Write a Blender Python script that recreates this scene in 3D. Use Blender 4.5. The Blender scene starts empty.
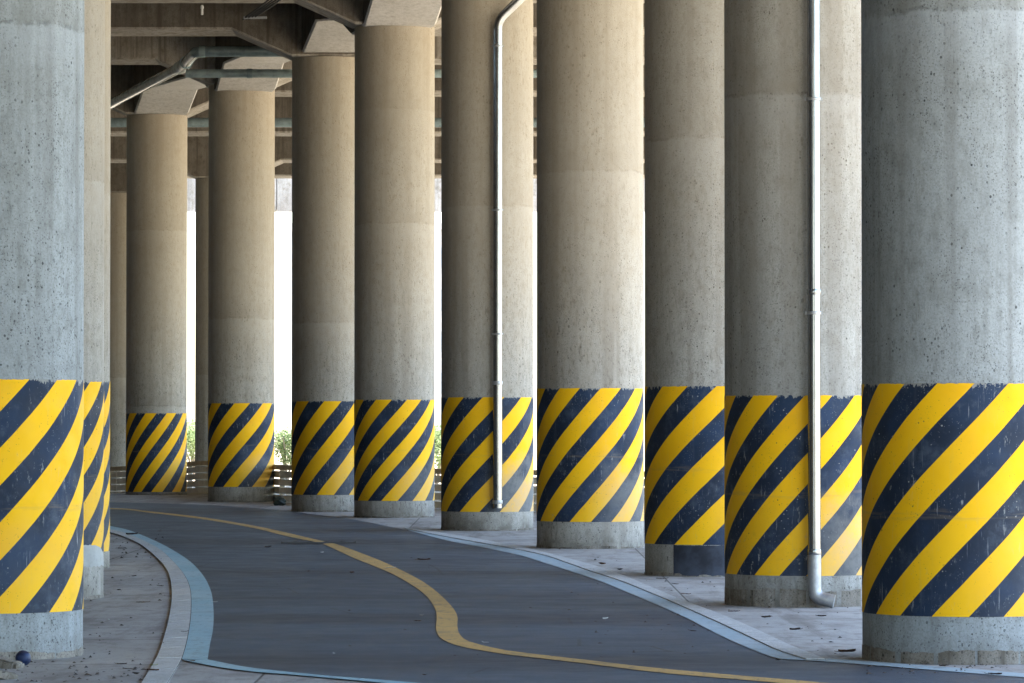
import bpy, bmesh, math, random
from mathutils import Vector, Matrix
random.seed(7)
sc = bpy.context.scene
COL = sc.collection
PI = math.pi

# ------------------------------------------------------------------ camera
F = 3800.0; W, H = 1024, 683
K = F / 2800.0           # depth scale that goes with the long lens
CAMH = 1.6
HOR = 425.4
TILT = math.atan((HOR - H / 2) / F)
cd = bpy.data.cameras.new('camera'); cam = bpy.data.objects.new('camera', cd); COL.objects.link(cam)
cd.sensor_width = 36; cd.lens = F / W * 36; cd.clip_end = 4000; cd.clip_start = 0.1
cam.location = (0, 0, CAMH); cam.rotation_euler = (PI / 2 + TILT, 0, 0)
sc.camera = cam

def ray(px, py):
    x = (px - W / 2) / F; y = (H / 2 - py) / F
    c, s = math.cos(TILT), math.sin(TILT)
    return Vector((x, c - y * s, s + y * c))
def gp(px, py, z=0.0):                       # point of the ground seen at a pixel
    d = ray(px, py); t = (z - CAMH) / d.z
    return Vector((d.x * t, d.y * t, z))
def at(px, py, Y):                           # point at depth Y seen at a pixel
    d = ray(px, py); t = Y / d.y
    return Vector((d.x * t, Y, CAMH + d.z * t))

# ------------------------------------------------------------------ helpers
def link(name, me, mats, parent=None):
    o = bpy.data.objects.new(name, me); COL.objects.link(o)
    for m in (mats if isinstance(mats, (list, tuple)) else [mats]): me.materials.append(m)
    if parent: o.parent = parent
    return o
def obj(name, bm, mats, parent=None, smooth=False, sharp=35):
    me = bpy.data.meshes.new(name)
    bmesh.ops.recalc_face_normals(bm, faces=bm.faces)
    if smooth:
        for f in bm.faces: f.smooth = True
        for e in bm.edges:
            if len(e.link_faces) == 2 and e.calc_face_angle(0) > math.radians(sharp): e.smooth = False
    bm.to_mesh(me); bm.free()
    return link(name, me, mats, parent)
def tag(o, label=None, cat=None, group=None, kind=None):
    if label: o['label'] = label
    if cat: o['category'] = cat
    if group: o['group'] = group
    if kind: o['kind'] = kind
    return o
def empty(name, loc=(0, 0, 0), rz=0):
    o = bpy.data.objects.new(name, None); COL.objects.link(o)
    o.location = loc; o.rotation_euler = (0, 0, rz); o.empty_display_size = .2
    return o
def cyl(bm, r0, r1, z0, z1, n=96, rings=1, caps=True, x=0, y=0):
    prev = None; first = None
    for k in range(rings + 1):
        t = k / rings; r = r0 + (r1 - r0) * t; z = z0 + (z1 - z0) * t
        vs = [bm.verts.new((x + r * math.cos(2 * PI * i / n), y + r * math.sin(2 * PI * i / n), z)) for i in range(n)]
        if prev:
            for i in range(n): bm.faces.new((prev[i], prev[(i + 1) % n], vs[(i + 1) % n], vs[i]))
        else: first = vs
        prev = vs
    if caps:
        bm.faces.new(list(reversed(first))); bm.faces.new(prev)
def box(bm, x0, x1, y0, y1, z0, z1):
    v = [bm.verts.new(p) for p in ((x0,y0,z0),(x1,y0,z0),(x1,y1,z0),(x0,y1,z0),(x0,y0,z1),(x1,y0,z1),(x1,y1,z1),(x0,y1,z1))]
    for f in ((3,2,1,0),(4,5,6,7),(0,1,5,4),(1,2,6,5),(2,3,7,6),(3,0,4,7)): bm.faces.new([v[i] for i in f])
def tube(bm, pts, r, n=20, caps=True):
    pts = [Vector(p) for p in pts]
    T = []
    for i in range(len(pts)):
        a = pts[max(i - 1, 0)]; b = pts[min(i + 1, len(pts) - 1)]
        T.append((b - a).normalized())
    up = Vector((0, 0, 1)) if abs(T[0].z) < .9 else Vector((0, 1, 0))
    nrm = (up - T[0] * up.dot(T[0])).normalized()
    rings = []
    for i, p in enumerate(pts):
        nrm = (nrm - T[i] * nrm.dot(T[i])).normalized(); bn = T[i].cross(nrm)
        rr = r[i] if isinstance(r, (list, tuple)) else r
        rings.append([bm.verts.new(p + (nrm * math.cos(2 * PI * k / n) + bn * math.sin(2 * PI * k / n)) * rr) for k in range(n)])
    for a, b in zip(rings, rings[1:]):
        for k in range(n): bm.faces.new((a[k], a[(k + 1) % n], b[(k + 1) % n], b[k]))
    if caps:
        bm.faces.new(list(reversed(rings[0]))); bm.faces.new(rings[-1])
def fillet(pts, rad, seg=6):
    pts = [Vector(p) for p in pts]; out = [pts[0]]
    for a, b, c in zip(pts, pts[1:], pts[2:]):
        d1 = (a - b); d2 = (c - b); r = min(rad, d1.length * .48, d2.length * .48)
        p, q = b + d1.normalized() * r, b + d2.normalized() * r
        for k in range(seg + 1):
            t = k / seg; out.append(p * (1 - t) ** 2 + b * 2 * t * (1 - t) + q * t * t)
    out.append(pts[-1]); return out
def smooth_px(pts, n=6):                     # Catmull-Rom through 2-D points
    P = [Vector(p) for p in pts]; P = [P[0] * 2 - P[1]] + P + [P[-1] * 2 - P[-2]]
    out = []
    for i in range(1, len(P) - 2):
        a, b, c, d = P[i - 1:i + 3]
        for k in range(n):
            t = k / n
            out.append(.5 * ((2 * b) + (c - a) * t + (2 * a - 5 * b + 4 * c - d) * t * t + (3 * b - a - 3 * c + d) * t ** 3))
    out.append(P[-2]); return out
def prism(bm, poly, z0, z1):
    b = [bm.verts.new((p[0], p[1], z0)) for p in poly]; t = [bm.verts.new((p[0], p[1], z1)) for p in poly]
    n = len(poly)
    fs = [bm.faces.new(t), bm.faces.new(list(reversed(b)))]
    for i in range(n): bm.faces.new((b[i], b[(i + 1) % n], t[(i + 1) % n], t[i]))
    bmesh.ops.triangulate(bm, faces=fs, ngon_method='EAR_CLIP')
def sheet(bm, poly, z):
    f = bm.faces.new([bm.verts.new((p[0], p[1], z)) for p in poly])
    f.normal_update()
    if f.normal.z < 0: f.normal_flip()
    bmesh.ops.triangulate(bm, faces=[f], ngon_method='EAR_CLIP')
def resample(pts, n):
    L = [0]
    for a, b in zip(pts, pts[1:]): L.append(L[-1] + (b - a).length)
    out = []; j = 0
    for i in range(n):
        s = L[-1] * i / (n - 1)
        while j < len(pts) - 2 and L[j + 1] < s: j += 1
        d = L[j + 1] - L[j]; t = (s - L[j]) / d if d else 0
        out.append(pts[j].lerp(pts[j + 1], min(max(t, 0), 1)))
    return out
def strip(bm, A, B, z0, z1=None, n=90, gap=None):
    """a ribbon between two ground lines; with z1 it has thickness; gap = joint spacing in metres"""
    A = resample(A, n); B = resample(B, n)
    if z1 is None:
        va = [bm.verts.new((p.x, p.y, z0)) for p in A]; vb = [bm.verts.new((p.x, p.y, z0)) for p in B]
        for i in range(n - 1): bm.faces.new((va[i], va[i + 1], vb[i + 1], vb[i]))
    else:
        ring = []
        for a, b in zip(A, B):
            ring.append([bm.verts.new((a.x, a.y, z0)), bm.verts.new((a.x, a.y, z1)), bm.verts.new((b.x, b.y, z1)), bm.verts.new((b.x, b.y, z0))])
        for p, q in zip(ring, ring[1:]):
            for k in range(4): bm.faces.new((p[k], p[(k + 1) % 4], q[(k + 1) % 4], q[k]))
        bm.faces.new(ring[0]); bm.faces.new(list(reversed(ring[-1])))

# ------------------------------------------------------------------ materials
class N:
    def __init__(s, name):
        s.m = bpy.data.materials.new(name); s.m.use_nodes = True; s.t = s.m.node_tree; s.t.nodes.clear()
        s.out = s.n('ShaderNodeOutputMaterial'); s.b = s.n('ShaderNodeBsdfPrincipled')
        s.l(s.b.outputs[0], s.out.inputs[0])
    def n(s, t, **k):
        x = s.t.nodes.new(t)
        for a, v in k.items(): setattr(x, a, v)
        return x
    def l(s, a, b): s.t.links.new(a, b)
    def put(s, sock, v):
        if hasattr(v, 'is_output') or isinstance(v, bpy.types.NodeSocket): s.l(v, sock)
        else: sock.default_value = v
    def math(s, op, a, b=None, c=None, clamp=False):
        x = s.n('ShaderNodeMath', operation=op, use_clamp=clamp)
        s.put(x.inputs[0], a)
        if b is not None: s.put(x.inputs[1], b)
        if c is not None: s.put(x.inputs[2], c)
        return x.outputs[0]
    def vmath(s, op, a, b):
        x = s.n('ShaderNodeVectorMath', operation=op); s.put(x.inputs[0], a); s.put(x.inputs[1], b); return x.outputs[0]
    def noise(s, vec, scale, detail=4, rough=.55):
        x = s.n('ShaderNodeTexNoise'); s.l(vec, x.inputs['Vector'])
        x.inputs['Scale'].default_value = scale; x.inputs['Detail'].default_value = detail; x.inputs['Roughness'].default_value = rough
        return x.outputs['Fac']
    def ramp(s, v, a, b, lo=0., hi=1.):
        x = s.n('ShaderNodeMapRange', interpolation_type='SMOOTHSTEP'); s.put(x.inputs[0], v)
        x.inputs[1].default_value = a; x.inputs[2].default_value = b; x.inputs[3].default_value = lo; x.inputs[4].default_value = hi
        return x.outputs[0]
    def mix(s, f, a, b, mode='MIX'):
        x = s.n('ShaderNodeMix', data_type='RGBA', blend_type=mode); s.put(x.inputs[0], f)
        for sock, v in ((x.inputs[6], a), (x.inputs[7], b)):
            if isinstance(v, tuple): sock.default_value = (*v, 1) if len(v) == 3 else v
            else: s.l(v, sock)
        return x.outputs[2]
    def grey(s, v):
        x = s.n('ShaderNodeCombineXYZ')
        for i in range(3): s.put(x.inputs[i], v)
        return x.outputs[0]
    def coords(s, rnd=True, world=False):
        if world: base = s.n('ShaderNodeNewGeometry').outputs['Position']
        else: base = s.n('ShaderNodeTexCoord').outputs['Object']
        if not rnd: return base, base
        oi = s.n('ShaderNodeObjectInfo')
        off = s.vmath('SCALE', (1, 1, 1), (0, 0, 0)); 
        x = s.n('ShaderNodeVectorMath', operation='SCALE'); x.inputs[0].default_value = (37., 53., 19.); s.l(oi.outputs['Random'], x.inputs[3])
        return base, s.vmath('ADD', base, x.outputs[0])
    def stretch(s, vec, sc3):
        return s.vmath('MULTIPLY', vec, sc3)
    def attr(s, name):
        x = s.n('ShaderNodeAttribute', attribute_type='OBJECT', attribute_name=name); return x.outputs['Fac']
    def xyz(s, vec):
        x = s.n('ShaderNodeSeparateXYZ'); s.l(vec, x.inputs[0]); return x.outputs
    def bump(s, h, strength, dist):
        x = s.n('ShaderNodeBump'); x.inputs['Strength'].default_value = strength; x.inputs['Distance'].default_value = dist
        s.l(h, x.inputs['Height']); s.l(x.outputs[0], s.b.inputs['Normal'])
    def fin(s, col, rough=.85, metal=0., spec=.35):
        if isinstance(col, tuple): s.b.inputs['Base Color'].default_value = (*col, 1)
        else: s.l(col, s.b.inputs['Base Color'])
        s.put(s.b.inputs['Roughness'], rough); s.b.inputs['Metallic'].default_value = metal
        s.b.inputs['Specular IOR Level'].default_value = spec
        return s.m

def pits(m, v, scale, lo, hi, dens):
    """sparse bug holes of different sizes: returns a 0..1 mask"""
    x = m.n('ShaderNodeTexVoronoi', feature='F1'); m.l(v, x.inputs['Vector']); x.inputs['Scale'].default_value = scale
    r = m.xyz(x.outputs['Color'])
    size = m.ramp(r[0], dens, 1.0, 0.0, hi)
    inside = m.math('SUBTRACT', size, x.outputs['Distance'])
    return m.ramp(inside, 0.0, lo)

def concrete(name, c0, c1, column=False, grime=.5, pit=1., stain=.5):
    m = N(name); p, v = m.coords()
    big = m.noise(v, .9, 5); mid = m.noise(v, 5, 6, .6); fine = m.noise(v, 70, 4, .7)
    streak = m.noise(m.stretch(v, (9, 9, .35)), 1.0, 5, .6)
    mottle = m.noise(m.stretch(v, (1, 1, .45)), 14, 6, .7)
    col = m.mix(m.ramp(big, .3, .7), c0, c1)
    col = m.mix(m.ramp(streak, .48, .70, 0, .5 * grime), col, (c0[0] * .45, c0[1] * .43, c0[2] * .40))
    col = m.mix(m.ramp(streak, .46, .25, 0, .28), col, (min(c1[0] * 1.25, .6), min(c1[1] * 1.23, .6), min(c1[2] * 1.18, .6)))
    col = m.mix(m.ramp(mid, .5, .72, 0, .55 * stain), col, (c0[0] * .62, c0[1] * .58, c0[2] * .5))
    col = m.mix(m.ramp(mottle, .46, .68, 0, .50), col, (c0[0] * .6, c0[1] * .58, c0[2] * .54))
    col = m.mix(m.ramp(fine, .40, .72, 0, .55), col, (c0[0] * .55, c0[1] * .54, c0[2] * .52))
    h = m.math('MULTIPLY', fine, .25)
    cl = m.ramp(m.noise(v, 1.7, 3), .36, .62)
    pv = m.stretch(v, (1, 1, .8))
    a = m.math('MULTIPLY', pits(m, pv, 30, .08, .30 * pit, .80), m.ramp(m.noise(v, 2.3, 2), .40, .62))
    b = m.math('MULTIPLY', pits(m, pv, 46, .1, .42 * pit, .66), m.math('MULTIPLY_ADD', cl, .8, .2))
    c = m.math('MULTIPLY', pits(m, m.vmath('ADD', pv, (3.1, 1.7, 9.2)), 95, .12, .52 * pit, .42), m.ramp(m.noise(m.stretch(v, (2.2, 2.2, .6)), 1.4, 3), .3, .6))
    pm = m.math('MAXIMUM', a, m.math('MAXIMUM', b, m.math('MULTIPLY', c, .7)))
    pm = m.math('MULTIPLY', pm, m.ramp(m.noise(v, 9, 2), .25, .6, .3, 1.))
    col = m.mix(m.math('MULTIPLY', pm, .92), col, (.03, .028, .026))
    h = m.math('SUBTRACT', h, m.math('MULTIPLY', pm, 1.2))
    if column:
        dash = m.noise(m.stretch(v, (30, 30, 10)), 1, 4, .65)                      # honeycombed streaks between the form boards
        zone = m.ramp(m.noise(m.stretch(v, (1.3, 1.3, .5)), 1, 4, .6), .40, .62, .25, 1.)
        col = m.mix(m.math('MULTIPLY', m.math('MULTIPLY', m.ramp(dash, .53, .68), zone), m.math('MULTIPLY_ADD', m.attr('sky_tint'), -.42, .66)), col, (.10, .088, .072))
        h = m.math('SUBTRACT', h, m.math('MULTIPLY', m.ramp(dash, .56, .68), .35))
        hole = pits(m, m.vmath('ADD', m.stretch(v, (1, 1, .75)), (7.7, 2.3, 5.1)), 20, .07, .33, .50)
        hole = m.math('MULTIPLY', m.math('MULTIPLY', hole, zone), m.math('MULTIPLY_ADD', m.attr('sky_tint'), -.75, .95))
        hole = m.math('MULTIPLY', hole, m.ramp(m.noise(m.stretch(v, (1.1, 1.1, .8)), 1.3, 3), .38, .6, .15, 1.))
        col = m.mix(m.math('MULTIPLY', hole, .85), col, (.05, .044, .037))
        h = m.math('SUBTRACT', h, hole)
        board = m.noise(m.stretch(v, (5.5, 5.5, .12)), 1, 3, .5)
        col = m.mix(m.ramp(board, .5, .66, 0, .38), col, (.17, .15, .125))
        z = m.xyz(p)[2]
        wob = m.math('MULTIPLY', m.math('SUBTRACT', m.noise(v, 4, 4), .5), .10)
        wob2 = m.math('MULTIPLY', m.math('SUBTRACT', m.noise(v, 22, 3), .5), .05)
        for nm, k in (('seam', 1.), ('second_seam', .6)):
            dz = m.math('SUBTRACT', m.math('ADD', z, m.math('ADD', wob, wob2)), m.attr(nm))
            line = m.ramp(m.math('ABSOLUTE', dz), .022, .004)
            broken = m.ramp(m.noise(v, 5.2, 5, .7), .42, .66)
            col = m.mix(m.math('MULTIPLY', m.math('MULTIPLY', line, broken), .45 * k), col, (.06, .055, .048))
            above = m.math('MULTIPLY', m.math('MULTIPLY', m.ramp(dz, 0.0, .02), m.ramp(dz, .6, .0)), m.ramp(m.noise(v, 3.1, 5), .35, .6, .25, 1.))       # damp, stained concrete just over the pour joint
            col = m.mix(m.math('MULTIPLY', above, .33 * k), col, (c0[0] * .5, c0[1] * .47, c0[2] * .42))
            below = m.math('MULTIPLY', m.ramp(dz, 0.0, -.03), m.ramp(dz, -.5, .0))      # paler laitance under it
            col = m.mix(m.math('MULTIPLY', below, .28 * k), col, (.46, .45, .43))
            h = m.math('SUBTRACT', h, m.math('MULTIPLY', m.math('MULTIPLY', line, broken), .8))
        sky_tint = m.attr('sky_tint')
        col = m.mix(m.math('MULTIPLY', sky_tint, .85), col, m.mix(1.0, col, (.80, .93, 1.09), 'MULTIPLY'))  # blue sky light on the near columns, painted into their colour
        bounce_tan = m.math('MULTIPLY', m.ramp(m.math('ADD', z, m.math('MULTIPLY', mid, .9)), 1.6, 5.4), m.math('SUBTRACT', 1.0, sky_tint))
        col = m.mix(m.math('MULTIPLY', bounce_tan, .55), col, (c1[0] * 1.02, c1[1] * .87, c1[2] * .70))  # warm ground bounce painted in as tan, growing up the shaft
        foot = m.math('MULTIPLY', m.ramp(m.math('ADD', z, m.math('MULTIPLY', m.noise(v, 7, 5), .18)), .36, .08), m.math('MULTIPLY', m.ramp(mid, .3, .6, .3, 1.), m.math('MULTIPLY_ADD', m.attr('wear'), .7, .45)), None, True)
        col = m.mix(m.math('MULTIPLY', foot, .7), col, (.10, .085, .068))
    m.bump(h, .55, .006)
    return m.fin(col, m.ramp(mid, .3, .7, .78, .95), spec=.3)

def hazard():
    m = N('hazard_stripes'); p, v = m.coords()
    x, y, z = m.xyz(p)
    ang = m.math('ARCTAN2', y, x)
    wob = m.math('MULTIPLY', m.math('SUBTRACT', m.noise(v, 2.5, 2), .5), .03)
    s = m.math('SUBTRACT', m.math('MULTIPLY', ang, m.math('DIVIDE', m.attr('count'), 2 * PI)), m.math('DIVIDE', z, m.attr('pitch')))
    s = m.math('ADD', s, wob)
    s = m.math('FRACT', m.math('ADD', s, 40.0))
    # navy for 0 .. .49
    e = m.math('SUBTRACT', .245, m.math('ABSOLUTE', m.math('SUBTRACT', s, .245)))
    navy = m.ramp(e, -.006, .006)
    fine = m.noise(v, 80, 4, .7); mid = m.noise(v, 6, 6, .65); big = m.noise(v, 1.6, 4)
    drip = m.noise(m.stretch(v, (14, 14, .8)), 1, 5, .65)
    yel = m.mix(m.ramp(big, .35, .7), (.90, .50, .002), (.84, .44, .003))
    yel = m.mix(m.ramp(mid, .55, .8, 0, .35), yel, (.55, .33, .03))
    yel = m.mix(m.ramp(drip, .58, .8, 0, .3), yel, (.60, .42, .10))
    nav = m.mix(m.ramp(big, .35, .7), (.011, .020, .040), (.017, .038, .084))
    nav = m.mix(m.ramp(mid, .52, .8, 0, .5), nav, (.045, .062, .095))
    nav = m.mix(m.ramp(drip, .58, .78, 0, .35), nav, (.075, .09, .12))
    col = m.mix(navy, yel, nav)
    con = m.mix(m.ramp(mid, .3, .7), (.29, .295, .285), (.22, .22, .21))
    # scuffs, specks and chips
    sc_ = m.noise(m.stretch(v, (30, 30, 7)), 1, 4, .7)
    scuff = m.math('MULTIPLY', m.ramp(sc_, .60, .70), m.ramp(m.noise(v, 2.4, 3), .42, .60))
    col = m.mix(m.math('MULTIPLY', scuff, m.math('MULTIPLY_ADD', navy, .55, .12)), col, (.42, .43, .42))
    sl = m.noise(m.stretch(v, (60, 60, 3.5)), 1, 3, .6)
    col = m.mix(m.math('MULTIPLY', m.ramp(sl, .64, .70), m.math('MULTIPLY', m.ramp(m.noise(v, 3.3, 3), .5, .62), m.math('MULTIPLY_ADD', navy, .4, .08))), col, (.36, .38, .42))
    chip = m.math('MULTIPLY', pits(m, v, 44, .1, .34, .86), m.ramp(m.noise(v, 2.7, 3), .45, .62))
    col = m.mix(m.math('MULTIPLY', chip, .75), col, m.mix(navy, (.16, .11, .03), (.40, .40, .38)))
    pin = m.math('MULTIPLY', pits(m, m.vmath('ADD', v, (4, 2, 7)), 95, .12, .42, .74), m.ramp(m.noise(v, 3.9, 3), .42, .6))
    col = m.mix(m.math('MULTIPLY', pin, .6), col, m.mix(navy, (.25, .16, .02), (.20, .21, .23)))
    # ragged upper edge and worn lower edge
    rag = m.math('MULTIPLY', m.ramp(m.noise(m.stretch(v, (1, 1, .5)), 26, 4, .75), .40, .68), m.math('MULTIPLY_ADD', navy, .034, .006))
    top = m.ramp(m.math('ADD', z, rag), -.001, .001)
    hb = m.attr('band_height')
    up = m.math('ADD', z, hb)                                   # height above the lower edge
    fade = m.attr('wear')
    cloud = m.math('MULTIPLY', m.ramp(m.noise(v, 4.2, 7, .72), .5, .7), m.math('MULTIPLY_ADD', navy, .55, .10))
    col = m.mix(cloud, col, m.mix(navy, (.45, .30, .05), (.060, .080, .115)))
    worn = m.math('MULTIPLY', m.ramp(m.math('SUBTRACT', up, m.math('MULTIPLY', m.noise(v, 2.2, 6, .7), 1.35)), .22, -.3), fade)
    nx = m.xyz(m.n('ShaderNodeNewGeometry').outputs['Normal'])[0]
    worn = m.math('MULTIPLY', worn, m.ramp(nx, -.2, .65, .06, 1.))
    worn = m.math('MULTIPLY', worn, m.ramp(m.noise(v, 11, 6, .75), .3, .6, .6, 1.))
    col = m.mix(worn, col, m.mix(navy, (.62, .40, .17), (.15, .155, .155)))
    bare = m.math('MULTIPLY', m.math('MULTIPLY', m.ramp(m.noise(v, 15, 6, .75), .6, .68), m.ramp(up, .6, 0.)), m.math('MULTIPLY_ADD', fade, .7, .15))
    col = m.mix(m.math('MAXIMUM', top, bare), col, con)
    # a rubbed line where vehicles brush past
    zz = m.math('ADD', z, m.math('MULTIPLY', m.noise(v, 3, 3), .12))
    rub = m.math('MULTIPLY', m.ramp(m.math('ABSOLUTE', m.math('ADD', zz, .82)), .04, .01), m.ramp(m.noise(m.stretch(v, (3, 3, 40)), 1, 4), .45, .6))
    col = m.mix(m.math('MULTIPLY', rub, .18), col, (.30, .22, .12))
    h = m.math('SUBTRACT', m.math('MULTIPLY', fine, .3), m.math('ADD', chip, top))
    m.bump(h, .4, .004)
    return m.fin(col, m.ramp(mid, .3, .7, .55, .78), spec=.25)

def simple(name, c, rough=.6, metal=0, var=.25, scale=8, c2=None, spec=.4, bump=.0):
    m = N(name); p, v = m.coords()
    n1 = m.noise(v, scale, 5, .6); n2 = m.noise(v, scale * 9, 3, .7)
    c2 = c2 or tuple(k * (1 - var) for k in c)
    col = m.mix(m.ramp(n1, .35, .68), c, c2)
    col = m.mix(m.ramp(n2, .5, .8, 0, .35), col, tuple(k * .6 for k in c2))
    if bump: m.bump(n2, .5, bump)
    return m.fin(col, rough, metal, spec)

M_col = concrete('column_concrete', (.345, .332, .30), (.41, .395, .355), column=True)
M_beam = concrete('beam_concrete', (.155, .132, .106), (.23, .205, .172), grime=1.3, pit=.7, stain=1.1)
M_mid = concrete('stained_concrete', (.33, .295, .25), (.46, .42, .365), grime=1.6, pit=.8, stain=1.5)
M_shade = concrete('shade_dark_concrete', (.085, .07, .055), (.12, .10, .08), grime=1.3, pit=.6, stain=1.1)  # plain concrete darkened to stand for shade: long beam sides, slab, left wall
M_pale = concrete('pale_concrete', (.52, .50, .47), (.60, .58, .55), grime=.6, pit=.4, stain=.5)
M_foot = concrete('footing_concrete', (.17, .15, .125), (.30, .28, .25), grime=1.6, pit=1.2, stain=1.5)
M_band = hazard()
M_steel = simple('galvanised_steel', (.30, .315, .34), .2, .92, .2, 6)
M_steel_d = simple('dull_zinc', (.42, .43, .44), .5, .8, .25, 12)
M_teal = simple('teal_pipe_paint', (.25, .325, .345), .22, .0, .3, 5, spec=.6)
M_tealj = simple('teal_joint_paint', (.33, .42, .43), .25, .0, .3, 5, spec=.6)
M_black = simple('black_rubber', (.012, .012, .013), .5)
M_patch = simple('navy_patch_paint', (.020, .024, .034), .7, 0, -1.6, 4, spec=.3)
M_wpatch = simple('whitewash', (.44, .45, .44), .85, 0, .25, 4)
M_blue = simple('blue_ball_rubber', (.012, .026, .085), .55, 0, .4, 30)
M_leafA = simple('dry_leaf_brown', (.11, .055, .03), .8, 0, .5, 30)
M_leafB = simple('dry_leaf_dark', (.045, .032, .026), .8, 0, .4, 30)
M_paper = simple('paper', (.72, .72, .70), .8, 0, .15, 20)
M_leafG = simple('leaf_yellow_green', (.30, .33, .05), .7, 0, .3, 20)
M_bark = simple('bark', (.22, .19, .15), .9)
M_foliage = simple('foliage', (.12, .20, .055), .6, 0, .5, 2.0, c2=(.08, .14, .035))
def leaf_mat():
    m = N('shrub_leaf'); p, v = m.coords(); n1 = m.noise(v, 3., 3)
    col = m.mix(m.ramp(n1, .35, .65), (.17, .24, .11), (.24, .31, .15)); m.fin(col, .6)
    tr = m.n('ShaderNodeBsdfTranslucent'); tr.inputs[0].default_value = (.34, .42, .22, 1)
    mx = m.n('ShaderNodeMixShader'); mx.inputs[0].default_value = .5
    m.l(m.b.outputs[0], mx.inputs[1]); m.l(tr.outputs[0], mx.inputs[2]); m.l(mx.outputs[0], m.out.inputs[0]); return m.m
M_foliage = leaf_mat()
M_wall = simple('render_wall', (.62, .60, .57), .9, 0, .12, 1.)
M_glass = simple('window_glass', (.40, .42, .44), .25, 0, .2, 2., spec=.6)
M_rail = simple('barrier_concrete', (.80, .78, .74), .9, 0, .2, 4, bump=.004)
M_cap = simple('barrier_cap', (.56, .47, .34), .85, 0, .3, 5)
M_bag = simple('dark_sack', (.025, .035, .028), .5, 0, .5, 7)

def pavement_mat():
    m = N('pavement_concrete'); p, v = m.coords(rnd=False)
    x, y, z = m.xyz(p)
    big = m.noise(v, .5, 5); mid = m.noise(v, 3.5, 6, .65); fine = m.noise(v, 90, 4, .75)
    lay = m.noise(m.stretch(v, (1.3, .8, 1)), 1, 7, .68)
    lay2 = m.noise(m.stretch(v, (5, 2.2, 1)), 1, 5, .7)
    col = m.mix(m.ramp(big, .3, .7), (.46, .45, .435), (.36, .35, .335))
    col = m.mix(m.ramp(mid, .5, .75, 0, .5), col, (.16, .15, .14))
    col = m.mix(m.ramp(lay, .47, .68, 0, .7), col, (.22, .20, .18))
    col = m.mix(m.ramp(lay2, .5, .68, 0, .45), col, (.13, .12, .11))
    col = m.mix(m.ramp(lay2, .45, .3, 0, .35), col, (.42, .42, .42))
    col = m.mix(m.ramp(fine, .35, .75, 0, .4), col, (.15, .145, .14))
    far_ = m.noise(m.stretch(v, (2.4, .22, 1)), 1, 6, .7)
    col = m.mix(m.ramp(far_, .48, .66, 0, .6), col, (.15, .13, .11))
    col = m.mix(m.ramp(far_, .45, .3, 0, .35), col, (.40, .40, .40))
    sp = pits(m, v, 60, .1, .4, .7)
    col = m.mix(m.math('MULTIPLY', sp, .6), col, (.06, .055, .05))
    # sawn joints
    wy = m.math('ADD', y, m.math('MULTIPLY', m.noise(v, 6, 3), .03))
    jy = m.math('ABSOLUTE', m.math('SUBTRACT', m.math('FRACT', m.math('DIVIDE', wy, 3.0)), .5))
    jx = m.math('ABSOLUTE', m.math('SUBTRACT', m.math('FRACT', m.math('DIVIDE', x, 3.2)), .5))
    j = m.math('MAXIMUM', m.ramp(jy, .006, .002), m.ramp(jx, .004, .0015))
    col = m.mix(m.math('MULTIPLY', j, .75), col, (.05, .045, .04))
    h = m.math('SUBTRACT', m.math('MULTIPLY', fine, .5), j)
    m.bump(h, .5, .006)
    return m.fin(col, .85, spec=.35)
def asphalt_mat():
    m = N('asphalt'); p, v = m.coords(rnd=False)
    big = m.noise(v, .35, 4); mid = m.noise(v, 2.2, 6, .6); fine = m.noise(v, 140, 3, .8)
    grain = m.noise(v, 320, 2, .8)
    agg = m.noise(m.stretch(v, (42, 2.6, 1)), 1, 4, .8)
    track = m.noise(m.stretch(v, (.3, .55, 1)), 1, 6, .62)
    col = m.mix(m.ramp(big, .3, .7), (.066, .096, .130), (.050, .073, .103))
    col = m.mix(m.ramp(track, .45, .7, 0, .5), col, (.034, .043, .060))
    col = m.mix(m.ramp(mid, .55, .8, 0, .35), col, (.075, .08, .088))
    col = m.mix(m.ramp(fine, .55, .8, 0, .5), col, (.10, .105, .11))
    col = m.mix(m.ramp(agg, .56, .72, 0, .55), col, (.125, .145, .17))
    col = m.mix(m.ramp(agg, .46, .3, 0, .5), col, (.026, .032, .044))
    col = m.mix(m.ramp(grain, .5, .2, 0, .4), col, (.02, .022, .026))
    shadow_band = m.noise(m.stretch(v, (.05, .30, 1)), 1, 3, .5)
    col = m.mix(m.ramp(shadow_band, .47, .62, 0, .8), col, (.034, .043, .060))  # noise bands across the path, painted in for the column shadows
    wv = m.n('ShaderNodeTexVoronoi', feature='DISTANCE_TO_EDGE'); m.l(m.vmath('ADD', m.stretch(v, (.45, .3, 1)), m.vmath('MULTIPLY', m.n('ShaderNodeTexNoise').outputs['Color'], (.5, .5, 0))), wv.inputs['Vector']); wv.inputs['Scale'].default_value = .8
    crk = m.math('MULTIPLY', m.ramp(wv.outputs['Distance'], .006, .002), m.ramp(m.noise(v, .5, 3), .5, .6))
    col = m.mix(m.math('MULTIPLY', crk, .7), col, (.015, .016, .02))
    dust = pits(m, v, 9, .05, .12, .86)
    col = m.mix(m.math('MULTIPLY', dust, .5), col, (.25, .25, .25))
    m.bump(m.math('ADD', fine, grain), .45, .004)
    return m.fin(col, m.ramp(mid, .3, .75, .52, .72), spec=.5)
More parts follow.
